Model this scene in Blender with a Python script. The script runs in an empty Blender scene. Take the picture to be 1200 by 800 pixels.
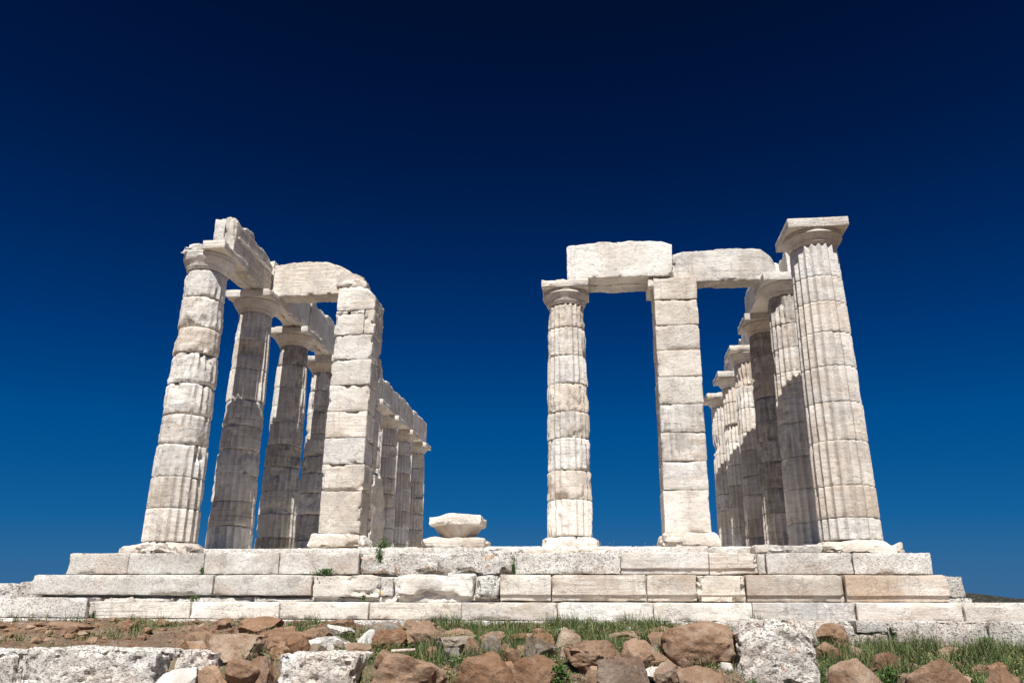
import bpy, bmesh, math, random
import numpy as np
from mathutils import Vector, Matrix, noise
R = math.radians
SC = bpy.context.scene
COL = SC.collection

# ------------------------------------------------------------------ camera, sky, sun, exposure
cd = bpy.data.cameras.new('camera'); cam = bpy.data.objects.new('camera', cd); COL.objects.link(cam); SC.camera = cam
cd.sensor_width = 36; cd.lens = 27.574; cd.clip_start = .1; cd.clip_end = 20000
_yaw, _pit, _rol = R(-6.098), R(18.9127), R(.2866)
fw = Vector((math.sin(_yaw)*math.cos(_pit), math.cos(_yaw)*math.cos(_pit), math.sin(_pit)))
rt = Vector((math.cos(_yaw), -math.sin(_yaw), 0)); up = rt.cross(fw)
rt2 = rt*math.cos(_rol)+up*math.sin(_rol); up2 = up*math.cos(_rol)-rt*math.sin(_rol)
M = Matrix((rt2, up2, -fw)).transposed().to_4x4(); M.translation = Vector((1.787, -14.23, -.964))
cam.matrix_world = M

SUN_EL, SUN_AZ = R(56), R(0)          # azimuth to the right of straight behind the camera
sdir = Vector((math.sin(SUN_AZ)*math.cos(SUN_EL), -math.cos(SUN_AZ)*math.cos(SUN_EL), math.sin(SUN_EL)))
sl = bpy.data.lights.new('sun', 'SUN'); sl.energy = 5.0; sl.angle = R(.5); sl.color = (1, .978, .938)
so = bpy.data.objects.new('sun', sl); COL.objects.link(so)
so.rotation_euler = (-sdir).to_track_quat('-Z', 'Y').to_euler(); so.location = sdir*60

W = bpy.data.worlds.new('World'); SC.world = W; W.use_nodes = True
wn = W.node_tree.nodes; wl = W.node_tree.links
bg = wn['Background']; bg.inputs['Strength'].default_value = .1
sky = wn.new('ShaderNodeTexSky'); sky.sky_type = 'NISHITA'; sky.sun_disc = False
sky.sun_elevation = SUN_EL; sky.sun_rotation = math.pi-SUN_AZ
sky.altitude = 0; sky.air_density = 1.0; sky.dust_density = .0; sky.ozone_density = 3.0
# deep polarised sky: the Nishita brightness is passed through a film-like response per colour
def lin(c): return tuple((v/255/12.92 if v <= 10 else ((v/255+.055)/1.055)**2.4) for v in c)
EXPO = .51
sp = wn.new('ShaderNodeSeparateColor'); wl.new(sky.outputs[0], sp.inputs[0])
dv = wn.new('ShaderNodeMath'); dv.operation = 'DIVIDE'; dv.inputs[1].default_value = 20.0; wl.new(sp.outputs[1], dv.inputs[0])
cr = wn.new('ShaderNodeValToRGB'); wl.new(dv.outputs[0], cr.inputs[0])
SKY = [(1.306, (0, 16, 47)), (1.43, (0, 20, 58)), (1.67, (0, 27, 72)), (2.0, (0, 38, 91)), (2.64, (0, 54, 116)), (3.76, (0, 77, 142)), (6.04, (18, 95, 154)), (7.47, (42, 102, 153)), (9.3, (60, 107, 149)), (20.0, (120, 150, 180))]
for i, (p, c) in enumerate(SKY):
    e = cr.color_ramp.elements[i] if i < 2 else cr.color_ramp.elements.new(p/20)
    e.position = p/20; e.color = tuple(v/2**EXPO for v in lin(c))+(1,)
ml = wn.new('ShaderNodeVectorMath'); ml.operation = 'SCALE'; ml.inputs['Scale'].default_value = 1/.1
wl.new(cr.outputs[0], ml.inputs[0]); wl.new(ml.outputs[0], bg.inputs['Color'])
SC.view_settings.view_transform = 'Standard'; SC.view_settings.look = 'None'
SC.view_settings.exposure = EXPO; SC.view_settings.gamma = 1; SC.view_settings.use_curve_mapping = False

# ------------------------------------------------------------------ materials
class NT:
    def __init__(s, name):
        s.m = bpy.data.materials.new(name); s.m.use_nodes = True
        s.t = s.m.node_tree; s.n = s.t.nodes; s.l = s.t.links
        s.b = s.n['Principled BSDF']; s.b.inputs['Roughness'].default_value = .9
        s.b.inputs['Specular IOR Level'].default_value = .15
    def link(s, a, b): s.l.new(a, b)
    def add(s, typ, **kw):
        x = s.n.new(typ)
        for k, v in kw.items(): setattr(x, k, v)
        return x
    def coords(s):
        tc = s.add('ShaderNodeTexCoord'); oi = s.add('ShaderNodeObjectInfo')
        mu = s.add('ShaderNodeMath', operation='MULTIPLY'); mu.inputs[1].default_value = 73.0
        s.link(oi.outputs['Random'], mu.inputs[0])
        va = s.add('ShaderNodeVectorMath', operation='ADD')
        s.link(tc.outputs['Object'], va.inputs[0]); s.link(mu.outputs[0], va.inputs[1])
        s.rand = oi.outputs['Random']; s.obj = tc.outputs['Object']
        return va.outputs[0]
    def mapping(s, v, scale, rot=(0, 0, 0)):
        mp = s.add('ShaderNodeMapping'); mp.inputs['Scale'].default_value = scale; mp.inputs['Rotation'].default_value = rot
        s.link(v, mp.inputs['Vector']); return mp.outputs[0]
    def noise(s, v, scale, detail=6, rough=.6, dist=0):
        x = s.add('ShaderNodeTexNoise'); x.inputs['Scale'].default_value = scale; x.inputs['Detail'].default_value = detail
        x.inputs['Roughness'].default_value = rough; x.inputs['Distortion'].default_value = dist
        s.link(v, x.inputs['Vector']); return x.outputs['Fac']
    def voro(s, v, scale, feature='F1', rnd=1):
        x = s.add('ShaderNodeTexVoronoi', feature=feature); x.inputs['Scale'].default_value = scale
        x.inputs['Randomness'].default_value = rnd
        s.link(v, x.inputs['Vector']); return x.outputs['Distance']
    def ramp(s, f, stops):
        x = s.add('ShaderNodeValToRGB'); e = x.color_ramp.elements
        for i, (p, c) in enumerate(stops):
            q = e[i] if i < 2 else e.new(p)
            q.position = p; q.color = (c if isinstance(c, tuple) else (c, c, c))+(1,)
        s.link(f, x.inputs[0]); return x.outputs[0]
    def mix(s, f, a, b, mode='MIX'):
        x = s.add('ShaderNodeMix', data_type='RGBA', blend_type=mode)
        for sock, v in ((x.inputs[0], f), (x.inputs[6], a), (x.inputs[7], b)):
            if isinstance(v, (int, float)): sock.default_value = v
            elif isinstance(v, tuple): sock.default_value = v+(1,)
            else: s.link(v, sock)
        return x.outputs[2]
    def math(s, op, a, b=0, clamp=False):
        x = s.add('ShaderNodeMath', operation=op, use_clamp=clamp)
        for sock, v in ((x.inputs[0], a), (x.inputs[1], b)):
            if isinstance(v, (int, float)): sock.default_value = v
            else: s.link(v, sock)
        return x.outputs[0]
    def attr(s, name):
        x = s.add('ShaderNodeAttribute', attribute_type='OBJECT', attribute_name=name); return x.outputs['Fac']
    def bump(s, h, strength, dist, prev=None):
        x = s.add('ShaderNodeBump'); x.inputs['Strength'].default_value = strength; x.inputs['Distance'].default_value = dist
        s.link(h, x.inputs['Height'])
        if prev is not None: s.link(prev, x.inputs['Normal'])
        return x.outputs[0]
    def done(s, col, nrm=None):
        s.link(col, s.b.inputs['Base Color'])
        if nrm is not None: s.link(nrm, s.b.inputs['Normal'])
        return s.m

def marble():
    t = NT('weathered_marble'); v = t.coords()
    big = t.noise(v, 1.1, 6, .62)
    col = t.ramp(big, [(.34, (.56, .52, .465)), (.45, (.70, .665, .615)), (.58, (.785, .765, .73))])
    r2 = t.math('FRACT', t.math('MULTIPLY', t.rand, 7.31)); r3 = t.math('FRACT', t.math('MULTIPLY', t.rand, 23.7))
    bed = t.noise(t.mapping(v, (1.1, 1.1, 10), (.12, .10, 0)), 1.3, 7, .62, .8)
    bf = t.math('MULTIPLY', t.ramp(bed, [(.50, 0.0), (.60, .45), (.72, .8)]), t.math('MULTIPLY', t.math('POWER', r2, 1.6), 1.15), True)
    col = t.mix(bf, col, (.46, .375, .295))
    bed2 = t.noise(t.mapping(v, (.6, .6, 20), (.04, -.08, 0)), 1.8, 5, .6, .5)
    bf2 = t.math('MULTIPLY', t.ramp(bed2, [(.54, 0.0), (.63, .8)]), t.math('POWER', r3, 1.5))
    col = t.mix(bf2, col, (.34, .315, .295))
    grey = t.noise(v, 1.9, 9, .7)
    col = t.mix(t.math('MULTIPLY', t.ramp(grey, [(.50, 0.0), (.62, .85)]), t.math('ADD', .25, t.math('MULTIPLY', r3, .75))), col, (.46, .455, .45))
    st = t.noise(t.mapping(v, (5.0, 5.0, .55)), 1.5, 6, .66, .5)
    col = t.mix(t.math('MULTIPLY', t.ramp(st, [(.53, 0.0), (.68, .65)]), t.math('ADD', .15, t.math('MULTIPLY', r3, .85))), col, (.36, .325, .29))
    mot = t.noise(v, 13, 9, .72); col = t.mix(t.ramp(mot, [(.54, 0.0), (.70, .4)]), col, t.mix(1.0, col, (.62, .59, .56), 'MULTIPLY'))
    # brown patina; dark crust that also paints shade on columns, amount set per object
    warm = t.attr('warm'); pat = t.noise(v, .9, 7, .65, .6)
    wf = t.math('MULTIPLY', t.math('MULTIPLY', t.math('SUBTRACT', pat, .36), 4.5, True), warm, True)
    col = t.mix(wf, col, (.44, .335, .255))
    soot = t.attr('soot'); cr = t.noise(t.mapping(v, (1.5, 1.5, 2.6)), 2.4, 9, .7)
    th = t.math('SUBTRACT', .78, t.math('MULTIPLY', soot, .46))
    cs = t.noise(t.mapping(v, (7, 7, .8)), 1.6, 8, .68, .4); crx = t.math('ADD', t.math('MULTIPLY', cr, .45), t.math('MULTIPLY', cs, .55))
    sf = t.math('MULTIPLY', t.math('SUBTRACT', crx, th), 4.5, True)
    col = t.mix(t.math('MULTIPLY', sf, .8), col, (.125, .112, .10))  # real crust and stains, plus shade put into the colour of shaded columns
    # small dark pits and hairline cracks
    pit = t.voro(v, 26); pm = t.noise(v, 5, 4)
    pf = t.math('MULTIPLY', t.ramp(pit, [(.12, 1.0), (.24, 0.0)]), t.ramp(pm, [(.46, 0.0), (.58, .85)]))
    col = t.mix(pf, col, (.17, .14, .115))
    wv = t.add('ShaderNodeVectorMath', operation='ADD'); nz = t.add('ShaderNodeTexNoise'); nz.inputs['Scale'].default_value = 3.2; nz.inputs['Detail'].default_value = 5
    t.link(v, nz.inputs['Vector']); t.link(v, wv.inputs[0]); t.link(nz.outputs['Color'], wv.inputs[1])
    ck = t.voro(wv.outputs[0], .9, 'DISTANCE_TO_EDGE')
    col = t.mix(t.math('MULTIPLY', t.ramp(ck, [(.0, 1.0), (.010, 0.0)]), .4), col, (.12, .10, .085))
    lich = t.attr('lichen'); ln = t.noise(v, 5.5, 8, .72)
    lf = t.math('MULTIPLY', t.math('MULTIPLY', t.math('SUBTRACT', ln, .53), 16, True), lich)
    col = t.mix(lf, col, (.50, .22, .075))
    col = t.mix(1.0, col, t.ramp(t.rand, [(.0, (.80, .775, .74)), (.25, (1, .955, .89)), (.5, (1, .985, .96)), (.75, (.87, .865, .86)), (1, (.95, .885, .80))]), 'MULTIPLY')
    fine = t.noise(v, 34, 9, .7)
    n = t.bump(bed, .4, .022); n = t.bump(fine, .4, .008, n); n = t.bump(t.noise(v, 7, 9, .66), .75, .04, n); n = t.bump(mot, .45, .02, n)
    n = t.bump(t.ramp(pit, [(.05, 0.0), (.2, 1.0)]), .18, .008, n); n = t.bump(t.ramp(ck, [(.0, 0.0), (.015, 1.0)]), .4, .012, n)
    return t.done(col, n)

def limestone():
    t = NT('pitted_limestone'); v = t.coords()
    big = t.noise(v, 1.6, 8, .65)
    col = t.ramp(big, [(.32, (.47, .435, .385)), (.5, (.61, .575, .525)), (.68, (.71, .69, .65))])
    grey = t.noise(v, 5, 9, .72)
    col = t.mix(t.ramp(grey, [(.5, 0.0), (.66, .65)]), col, (.31, .29, .265))
    pink = t.noise(v, 1.1, 5); col = t.mix(t.ramp(pink, [(.5, 0.0), (.68, .5)]), col, (.50, .38, .30))
    pv = t.mapping(v, (1, 1, 1.6)); p1 = t.noise(pv, 19, 3, .55, .8); p3 = t.noise(pv, 44, 3, .6, .4); p2 = t.noise(v, 2.4, 6, .7)
    area = t.ramp(p2, [(.36, .55), (.64, 1.0)])
    holes = t.math('MULTIPLY', t.math('MAXIMUM', t.ramp(p1, [(.355, 1.0), (.42, 0.0)]), t.ramp(p3, [(.35, .9), (.42, 0.0)])), area)
    rough = t.attr('rough')
    hf = t.math('MULTIPLY', holes, t.math('ADD', .06, t.math('MULTIPLY', rough, .94)), True)
    col = t.mix(t.math('MULTIPLY', hf, .8), col, (.15, .12, .095))
    lich = t.attr('lichen'); ln = t.noise(v, 6, 8, .72)
    lf = t.math('MULTIPLY', t.math('MULTIPLY', t.math('SUBTRACT', ln, .56), 18, True), lich)
    col = t.mix(lf, col, (.50, .225, .08))
    val = t.math('ADD', t.math('MULTIPLY', t.rand, .2), .88); col = t.mix(1.0, col, val, 'MULTIPLY')
    n = t.bump(t.noise(v, 9, 9, .7), .7, .03); n = t.bump(t.noise(v, 42, 8, .65), .35, .007, n)
    hb = t.math('MULTIPLY', hf, -1.0); n = t.bump(hb, .9, .03, n)
    return t.done(col, n)

def brownrock():
    t = NT('brown_rock'); v = t.coords()
    a = t.noise(v, 2.2, 10, .70)
    col = t.ramp(a, [(.30, (.125, .074, .046)), (.44, (.225, .140, .090)), (.58, (.29, .195, .133)), (.72, (.38, .30, .23))])
    b = t.noise(v, 5.5, 9, .74)
    col = t.mix(t.ramp(b, [(.54, 0.0), (.66, .6)]), col, (.38, .31, .25))
    d = t.noise(v, 9, 9, .76); col = t.mix(t.ramp(d, [(.57, 0.0), (.68, .7)]), col, (.11, .072, .048))
    rr = t.math('FRACT', t.math('MULTIPLY', t.rand, 11.7))
    gl = t.noise(v, 3.1, 9, .74, .5)
    col = t.mix(t.math('MULTIPLY', t.ramp(gl, [(.54, 0.0), (.64, .7)]), rr), col, (.33, .315, .29))
    pale = t.attr('pale'); c = t.noise(v, 2.6, 8, .7)
    col = t.mix(t.math('MULTIPLY', t.ramp(c, [(.4, 0.0), (.58, 1.0)]), pale), col, (.50, .43, .35))
    p = t.voro(v, 30); col = t.mix(t.math('MULTIPLY', t.ramp(p, [(.1, .8), (.22, 0.0)]), t.ramp(b, [(.46, 0.0), (.56, 1.0)])), col, (.09, .062, .045))
    col = t.mix(1.0, col, t.ramp(t.rand, [(0, (.74, .69, .66)), (.25, (1.05, .94, .85)), (.5, (.92, .90, .88)), (.75, (1.18, 1.10, 1.02)), (1, (.88, .77, .67))]), 'MULTIPLY')
    col = t.mix(t.attr('grey'), col, t.mix(1.0, col, (.92, 1.22, 1.50), 'MULTIPLY'))
    n = t.bump(t.noise(v, 6, 10, .70), .9, .035); n = t.bump(t.noise(v, 24, 9, .70), .8, .010, n)
    n = t.bump(t.ramp(p, [(.05, 0.0), (.25, 1.0)]), .5, .014, n)
    return t.done(col, n)

def soil():
    t = NT('dry_soil'); v = t.coords()
    a = t.noise(v, 1.3, 9, .68)
    col = t.ramp(a, [(.32, (.11, .072, .047)), (.5, (.19, .128, .086)), (.68, (.28, .21, .155))])
    p = t.voro(v, 22); col = t.mix(t.ramp(p, [(.12, .75), (.3, 0.0)]), col, (.42, .36, .29))
    b = t.noise(v, 11, 9, .74); col = t.mix(t.ramp(b, [(.54, 0.0), (.66, .8)]), col, (.13, .09, .06))
    g = t.noise(v, .6, 7, .7); col = t.mix(t.ramp(g, [(.52, 0.0), (.62, .55)]), col, (.12, .14, .06))
    n = t.bump(t.noise(v, 8, 9, .72), .9, .06); n = t.bump(p, .5, .02, n); n = t.bump(t.noise(v, 50, 6, .7), .6, .01, n)
    return t.done(col, n)

def leafy(name, c0, c1, c2):
    t = NT(name); gi = t.add('ShaderNodeNewGeometry')
    col = t.ramp(gi.outputs['Random Per Island'], [(.0, c0), (.6, c1), (1.0, c2)])
    t.b.inputs['Roughness'].default_value = .65
    return t.done(col)

def scrub():
    t = NT('scrub_hill'); v = t.coords()
    a = t.noise(v, .30, 10, .75); col = t.ramp(a, [(.36, (.020, .022, .015)), (.55, (.040, .039, .029)), (.70, (.10, .09, .075))])
    p = t.voro(v, .45); col = t.mix(t.ramp(p, [(.14, .8), (.26, 0.0)]), col, (.22, .20, .17))
    return t.done(col, t.bump(t.noise(v, .5, 8, .7), 1, 1.2))

MARBLE, LIME, BROWN, SOIL = marble(), limestone(), brownrock(), soil()
GRASS = leafy('grass_green', (.03, .062, .016), (.075, .115, .036), (.30, .26, .13))
WEED = leafy('weed_green', (.025, .06, .012), (.05, .10, .022), (.10, .15, .04))
SPRIG = leafy('dry_sprig', (.10, .12, .05), (.20, .19, .10), (.36, .32, .20))
PETAL = leafy('yellow_petal', (.60, .42, .03), (.65, .48, .05), (.55, .38, .02))
SCRUB = scrub()

# ------------------------------------------------------------------ object helpers
def link(name, me, mat, parent=None, smooth=True, sharp=34):
    if smooth:
        me.polygons.foreach_set('use_smooth', [True]*len(me.polygons)); me.set_sharp_from_angle(angle=R(sharp))
    me.materials.append(mat)
    o = bpy.data.objects.new(name, me); COL.objects.link(o)
    if parent is not None: o.parent = parent
    return o
def mesh(name, v, f):
    me = bpy.data.meshes.new(name); me.from_pydata([tuple(p) for p in v], [], f); me.update(); return me
def tag(o, label, cat, group=None, kind=None):
    if label: o['label'] = label
    if cat: o['category'] = cat
    if group: o['group'] = group
    if kind is None and cat: kind = 'thing'
    if kind: o['kind'] = kind
    return o
def thing(name, label, cat, loc=(0, 0, 0), group=None):
    o = bpy.data.objects.new(name, None); COL.objects.link(o); o.location = loc; o.empty_display_size = .2
    return tag(o, label, cat, group)
def props(o, **kw):
    for k, v in kw.items(): o[k] = float(v)
    return o
def lerp(a, b, t): return a+(b-a)*t
def sstep(a, b, x):
    t = min(1, max(0, (x-a)/(b-a))); return t*t*(3-2*t)
def interp(pts, x):
    if x <= pts[0][0]: return pts[0][1]
    for (a, b), (c, d) in zip(pts, pts[1:]):
        if x <= c: return lerp(b, d, (x-a)/(c-a))
    return pts[-1][1]
def nz(p, f, s): return noise.noise(Vector((p[0]*f+s*7.31, p[1]*f+s*3.17, p[2]*f+s*1.93)))
def fb(p, f, s, o=4): return noise.fractal(Vector((p[0]*f+s*7.31, p[1]*f+s*3.17, p[2]*f+s*1.93)), .8, 2.1, o)

def axis(L, r, res):
    n = max(2, int(round((L-2*r)/res)))
    a = [0, r*.35, r]+[r+(L-2*r)*i/n for i in range(1, n)]+[L-r, L-r*.35, L]
    return a
def block_mesh(x0, x1, y0, y1, z0, z1, seed=0, res=.07, r=.02, amp=.006, chip=.05, top=None, warp=None, recess=None, origin=None, big=0, pit=0):
    """a dressed stone with worn arrises, knocked-off corners and a gently uneven face"""
    X, Y, Z = axis(x1-x0, r, res), axis(y1-y0, r, res), axis(z1-z0, r, res)
    if recess:                                     # a drafted lower margin set back on the front face
        zc, dep = recess
        Z = sorted(set([z for z in Z if abs(z-zc) > r*.9]+[zc-.004, zc+.004]))
    nx, ny, nzz = len(X)-1, len(Y)-1, len(Z)-1
    ids = {}; V = []; F = []
    cx, cy, cz = origin or (0, 0, 0)
    lx, ly, lz = x1-x0, y1-y0, z1-z0
    def vid(i, j, k):
        key = (i, j, k)
        if key in ids: return ids[key]
        p = [X[i], Y[j], Z[k]]
        d = [min(p[0], lx-p[0]), min(p[1], ly-p[1]), min(p[2], lz-p[2])]
        q = Vector((min(max(p[0], r), lx-r), min(max(p[1], r), ly-r), min(max(p[2], r), lz-r)))
        e = Vector(p)-q
        if e.length > 1e-9: e = e.normalized()*r
        w = q+e
        sd = sorted(d); edge = math.exp(-sd[1]/.04)
        P = (p[0]+x0, p[1]+y0, p[2]+z0)
        if chip:
            ed = max(0, 1-sd[1]/(.03+chip*.55))
            c = chip*ed*(sstep(.14, .30, fb(P, 1.9, seed+5, 4))*(.75+.6*nz(P, 6, seed+7))+.14*sstep(.08, .22, fb(P, 6.0, seed+9, 3))+.08*sstep(0, .2, nz(P, 17, seed+4)))
            ctr = Vector((lx/2, ly/2, lz/2)); m = Vector([(1 if ctr[a] > p[a] else -1)*(1 if d[a] < .16 else 0) for a in range(3)])
            if m.length > 0: w += m.normalized()*min(c, .3)
        if recess and p[1] < ly*.4 and p[2] < recess[0]:
            w.y += recess[1]
        w += Vector((nz(P, 3.1, seed+1), nz(P, 3.1, seed+2), nz(P, 3.1, seed+3)))*amp*1.6
        w += Vector((nz(P, 11, seed+1), nz(P, 11, seed+2), nz(P, 11, seed+3)))*amp*.7
        if big: w += Vector((fb(P, 1.6, seed+11), fb(P, 1.6, seed+12), fb(P, 1.6, seed+13)))*big
        if pit:
            k = d.index(sd[0]); dd = pit*(sstep(.05, .26, fb(P, 7, seed+21, 4))+.5*sstep(.1, .3, nz(P, 19, seed+22)))
            w[k] += dd if p[k] < (lx, ly, lz)[k]/2 else -dd
        g = Vector((w.x+x0, w.y+y0, w.z+z0))
        if top:
            t = (g.z-z0)/lz
            g.z += t*t*(top(g.x, g.y)-z1)
        if warp: g = Vector(warp(g))
        V.append((g.x-cx, g.y-cy, g.z-cz)); ids[key] = len(V)-1
        return ids[key]
    for i in range(nx):
        for k in range(nzz):
            F.append((vid(i, 0, k), vid(i+1, 0, k), vid(i+1, 0, k+1), vid(i, 0, k+1)))
            F.append((vid(i, ny, k), vid(i, ny, k+1), vid(i+1, ny, k+1), vid(i+1, ny, k)))
    for j in range(ny):
        for k in range(nzz):
            F.append((vid(0, j, k), vid(0, j, k+1), vid(0, j+1, k+1), vid(0, j+1, k)))
            F.append((vid(nx, j, k), vid(nx, j+1, k), vid(nx, j+1, k+1), vid(nx, j, k+1)))
    for i in range(nx):
        for j in range(ny):
            F.append((vid(i, j, 0), vid(i, j+1, 0), vid(i+1, j+1, 0), vid(i+1, j, 0)))
            F.append((vid(i, j, nzz), vid(i+1, j, nzz), vid(i+1, j+1, nzz), vid(i, j+1, nzz)))
    return mesh('block', V, F)

def drum_mesh(z0, z1, rad, seed, wear=.4, segs=8, flutes=20, rows=10, fl=.048, dx=0, dy=0, chunk=0, hole=0):
    """one column drum: flutes that die away where worn, rounded joints, spalled patches"""
    n = flutes*segs; V = []; F = []
    h = z1-z0
    zs = [0, .008, .022, .05]+[.05+(h-.1)*i/rows for i in range(1, rows)]+[h-.05, h-.022, h-.008, h]
    bev = [.055, .022, .008, 0]+[0]*(rows-1)+[0, .008, .022, .055]
    off = Vector((nz((seed, 0, 0), 1.7, 1), nz((seed, 2, 0), 1.7, 2), 0))*.012
    for k, z in enumerate(zs):
        r0 = rad(z0+z)
        for i in range(n):
            a = 2*math.pi*i/n; ca, sa = math.cos(a), math.sin(a)
            u = (i % segs)/segs                      # across one flute
            sc = math.sin(math.pi*u)
            P = (r0*ca*1.0, r0*sa, z0+z)
            wn_ = sstep(.34, .64, wear+fb(P, 1.8, seed, 5)*(.15+.85*min(1, wear*1.5)))
            depth = fl*(.45+.55*sc)*sc**.8*(1-.85*wn_)
            r = r0-depth-wn_*.020
            r -= bev[k]*(.22+wn_*.95+.5*(.2+wn_)*max(0, fb(P, 3.0, seed+4, 3)))
            r += fb(P, 5.0, seed+2, 4)*.005*(.15+wn_*1.1)+fb(P, 13, seed+12, 3)*.0045*(.25+wn_)
            r += nz((P[0], P[1], P[2]*5.5), 3.2, seed+6)*.007*(.10+wn_)
            e = min(z, h-z)
            c = max(0, fb(P, 3.0, seed+8, 4)-.22)*.16*(.25+wn_)*math.exp(-e/.09); r -= min(c, .07)
            if chunk: r -= min(max(0, fb(P, 1.6, seed+17, 4)-.25)*chunk*.6, .10)
            zz = z0+z+nz((ca*1.5, sa*1.5, k*.01), 2.0, seed+3)*.005*(1 if k in (0, len(zs)-1) else .5)
            V.append((r*ca+off.x+dx, r*sa+off.y+dy, zz))
    m = len(zs)
    for k in range(m-1):
        for i in range(n):
            j = (i+1) % n; F.append((k*n+i, k*n+j, (k+1)*n+j, (k+1)*n+i))
    F.append(tuple(range(n-1, -1, -1))); F.append(tuple(range((m-1)*n, m*n)))
    return mesh('drum', V, F)

def lathe_mesh(prof, n, seed, rough=.004, cut=None):
    V = []; F = []
    for k, (r, z) in enumerate(prof):
        for i in range(n):
            a = 2*math.pi*i/n; ca, sa = math.cos(a), math.sin(a)
            P = (r*ca, r*sa, z); q = r+fb(P, 4, seed, 4)*rough*1.4+nz(P, 14, seed+3)*rough*.6
            z2 = z
            if cut: q, z2 = cut(q, a, z)
            V.append((q*ca, q*sa, z2))
    for k in range(len(prof)-1):
        for i in range(n):
            j = (i+1) % n; F.append((k*n+i, k*n+j, (k+1)*n+j, (k+1)*n+i))
    m = len(prof); F.append(tuple(range(n-1, -1, -1))); F.append(tuple(range((m-1)*n, m*n)))
    return mesh('lathe', V, F)

def rock_mesh(w, d, h, seed, sub=4, cuts=9, rough=.09, boxy=.35, flat=.0):
    """an irregular boulder: a rounded lump cut by random facets, then roughened"""
    rnd = random.Random(seed)
    bm = bmesh.new(); bmesh.ops.create_icosphere(bm, subdivisions=sub, radius=1)
    pl = []
    for _ in range(cuts):
        v = Vector((rnd.gauss(0, 1), rnd.gauss(0, 1), rnd.gauss(0, 1))).normalized(); pl.append((v, rnd.uniform(.52, .84)))
    for v in bm.verts:
        p = v.co.copy(); m = max(abs(p.x), abs(p.y), abs(p.z)); p = p.lerp(p/m*.86, boxy)
        p *= 1+fb(p, 1.1, seed+.5, 3)*rough*1.4
        hit = 0
        for nrm, dd in pl:
            e = p.dot(nrm)-dd-nz(p, 3.0, seed+9)*.018
            if e > 0: p -= nrm*e*.97
        crev = max(0, .16-abs(fb(p, 1.7, seed+6.5, 4)))*rough*2.6*max(0, nz(p, 1.1, seed+4)+.35)
        s = 1+fb(p, 4.0, seed+2.5, 5)*rough*.55-crev+fb(p, 14, seed+3, 3)*rough*.20
        v.co = Vector((p.x*s, p.y*s, p.z*s))
    lo = [min(v.co[a] for v in bm.verts) for a in range(3)]; hi = [max(v.co[a] for v in bm.verts) for a in range(3)]
    for v in bm.verts:
        v.co.x = ((v.co.x-lo[0])/(hi[0]-lo[0])-.5)*w; v.co.y = ((v.co.y-lo[1])/(hi[1]-lo[1])-.5)*d; v.co.z = (v.co.z-lo[2])/(hi[2]-lo[2])*h
    me = bpy.data.meshes.new('rock'); bm.to_mesh(me); bm.free(); return me

# ------------------------------------------------------------------ ground
def g(x, y):
    t = max(0, -1.9-y)
    z = -1.16-.10*min(t, 3.6)-1.5*max(0, min(t-3.5, .8))-.30*sstep(2.6, 4.0, x)*max(0, 1-.15*t)
    return z
def ground_z(x, y):
    z = g(x, y)
    far = sstep(9, 30, max(abs(x), -y-2, y-31)) if not (-9 < x < 9 and -11 < y < 32) else 0
    z = lerp(z, -2.9, far)
    if -12 < x < 12 and -12 < y < 0:
        P = (x, y, 0); z += fb(P, 1.1, 3, 4)*.05+fb(P, 4, 4, 5)*.035*(1.3 if x < 0 else .8)
    else: z += fb((x, y, 0), .05, 3, 3)*.25*(1 if max(abs(x), abs(y)) < 200 else 0)
    z -= 40*sstep(90, 420, math.hypot(x, y))
    return z
def coordline(a, b, st, lim):
    L = list(np.arange(a, b, st)); s = st
    lo = a; out = []
    while lo > -lim: s *= 1.28; lo -= s; out.append(lo)
    s = st; hi = L[-1]; out2 = []
    while hi < lim: s *= 1.28; hi += s; out2.append(hi)
    return out[::-1]+L+out2
gx = coordline(-8.5, 9.0, .07, 6000); gy = coordline(-7.4, -1.5, .06, 6000)
GV = [(x, y, ground_z(x, y)) for y in gy for x in gx]; nX = len(gx)
GF = [(j*nX+i, j*nX+i+1, (j+1)*nX+i+1, (j+1)*nX+i) for j in range(len(gy)-1) for i in range(nX-1)]
tag(link('ground', mesh('ground', GV, GF), SOIL), 'dry brown stony soil sloping down in front of the ruined temple steps', 'ground', kind='structure')

def seamat():
    t = NT('sea_water'); v = t.coords(); t.b.inputs['Roughness'].default_value = .25; t.b.inputs['Specular IOR Level'].default_value = .5
    return t.done(t.mix(t.noise(v, .02, 5), (.006, .035, .085), (.012, .055, .12)), t.bump(t.noise(v, .6, 6, .6), .4, .5))
sq = 16000
tag(link('sea', mesh('sea', [(-sq, -sq, -22), (sq, -sq, -22), (sq, sq, -22), (-sq, sq, -22)], [(0, 1, 2, 3)]), seamat(), smooth=False), 'deep blue sea beyond the cape', 'sea', kind='structure')

# a scrub-covered ridge far off to the right
hv = []; hf = []; hx = np.linspace(60, 420, 90); hy = np.linspace(190, 420, 46)
for y in hy:
    for x in hx:
        ridge = interp([(60, 11.0), (120, 7.4), (135, 5.8), (144, 4.9), (154, 3.8), (190, 1.6), (300, -.5), (420, -3)], x*300/max(y, 200) if y < 300 else x)
        t = (y-300)/80
        z = -24+(ridge+24)*math.exp(-t*t*.9)+fb((x, y, 0), .12, 6, 4)*.32
        hv.append((x, y, z))
for j in range(45):
    for i in range(89): hf.append((j*90+i, j*90+i+1, (j+1)*90+i+1, (j+1)*90+i))
tag(link('hill', mesh('hill', hv, hf), SCRUB), 'distant dark scrub covered ridge at the right horizon', 'hill', kind='structure')

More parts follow.
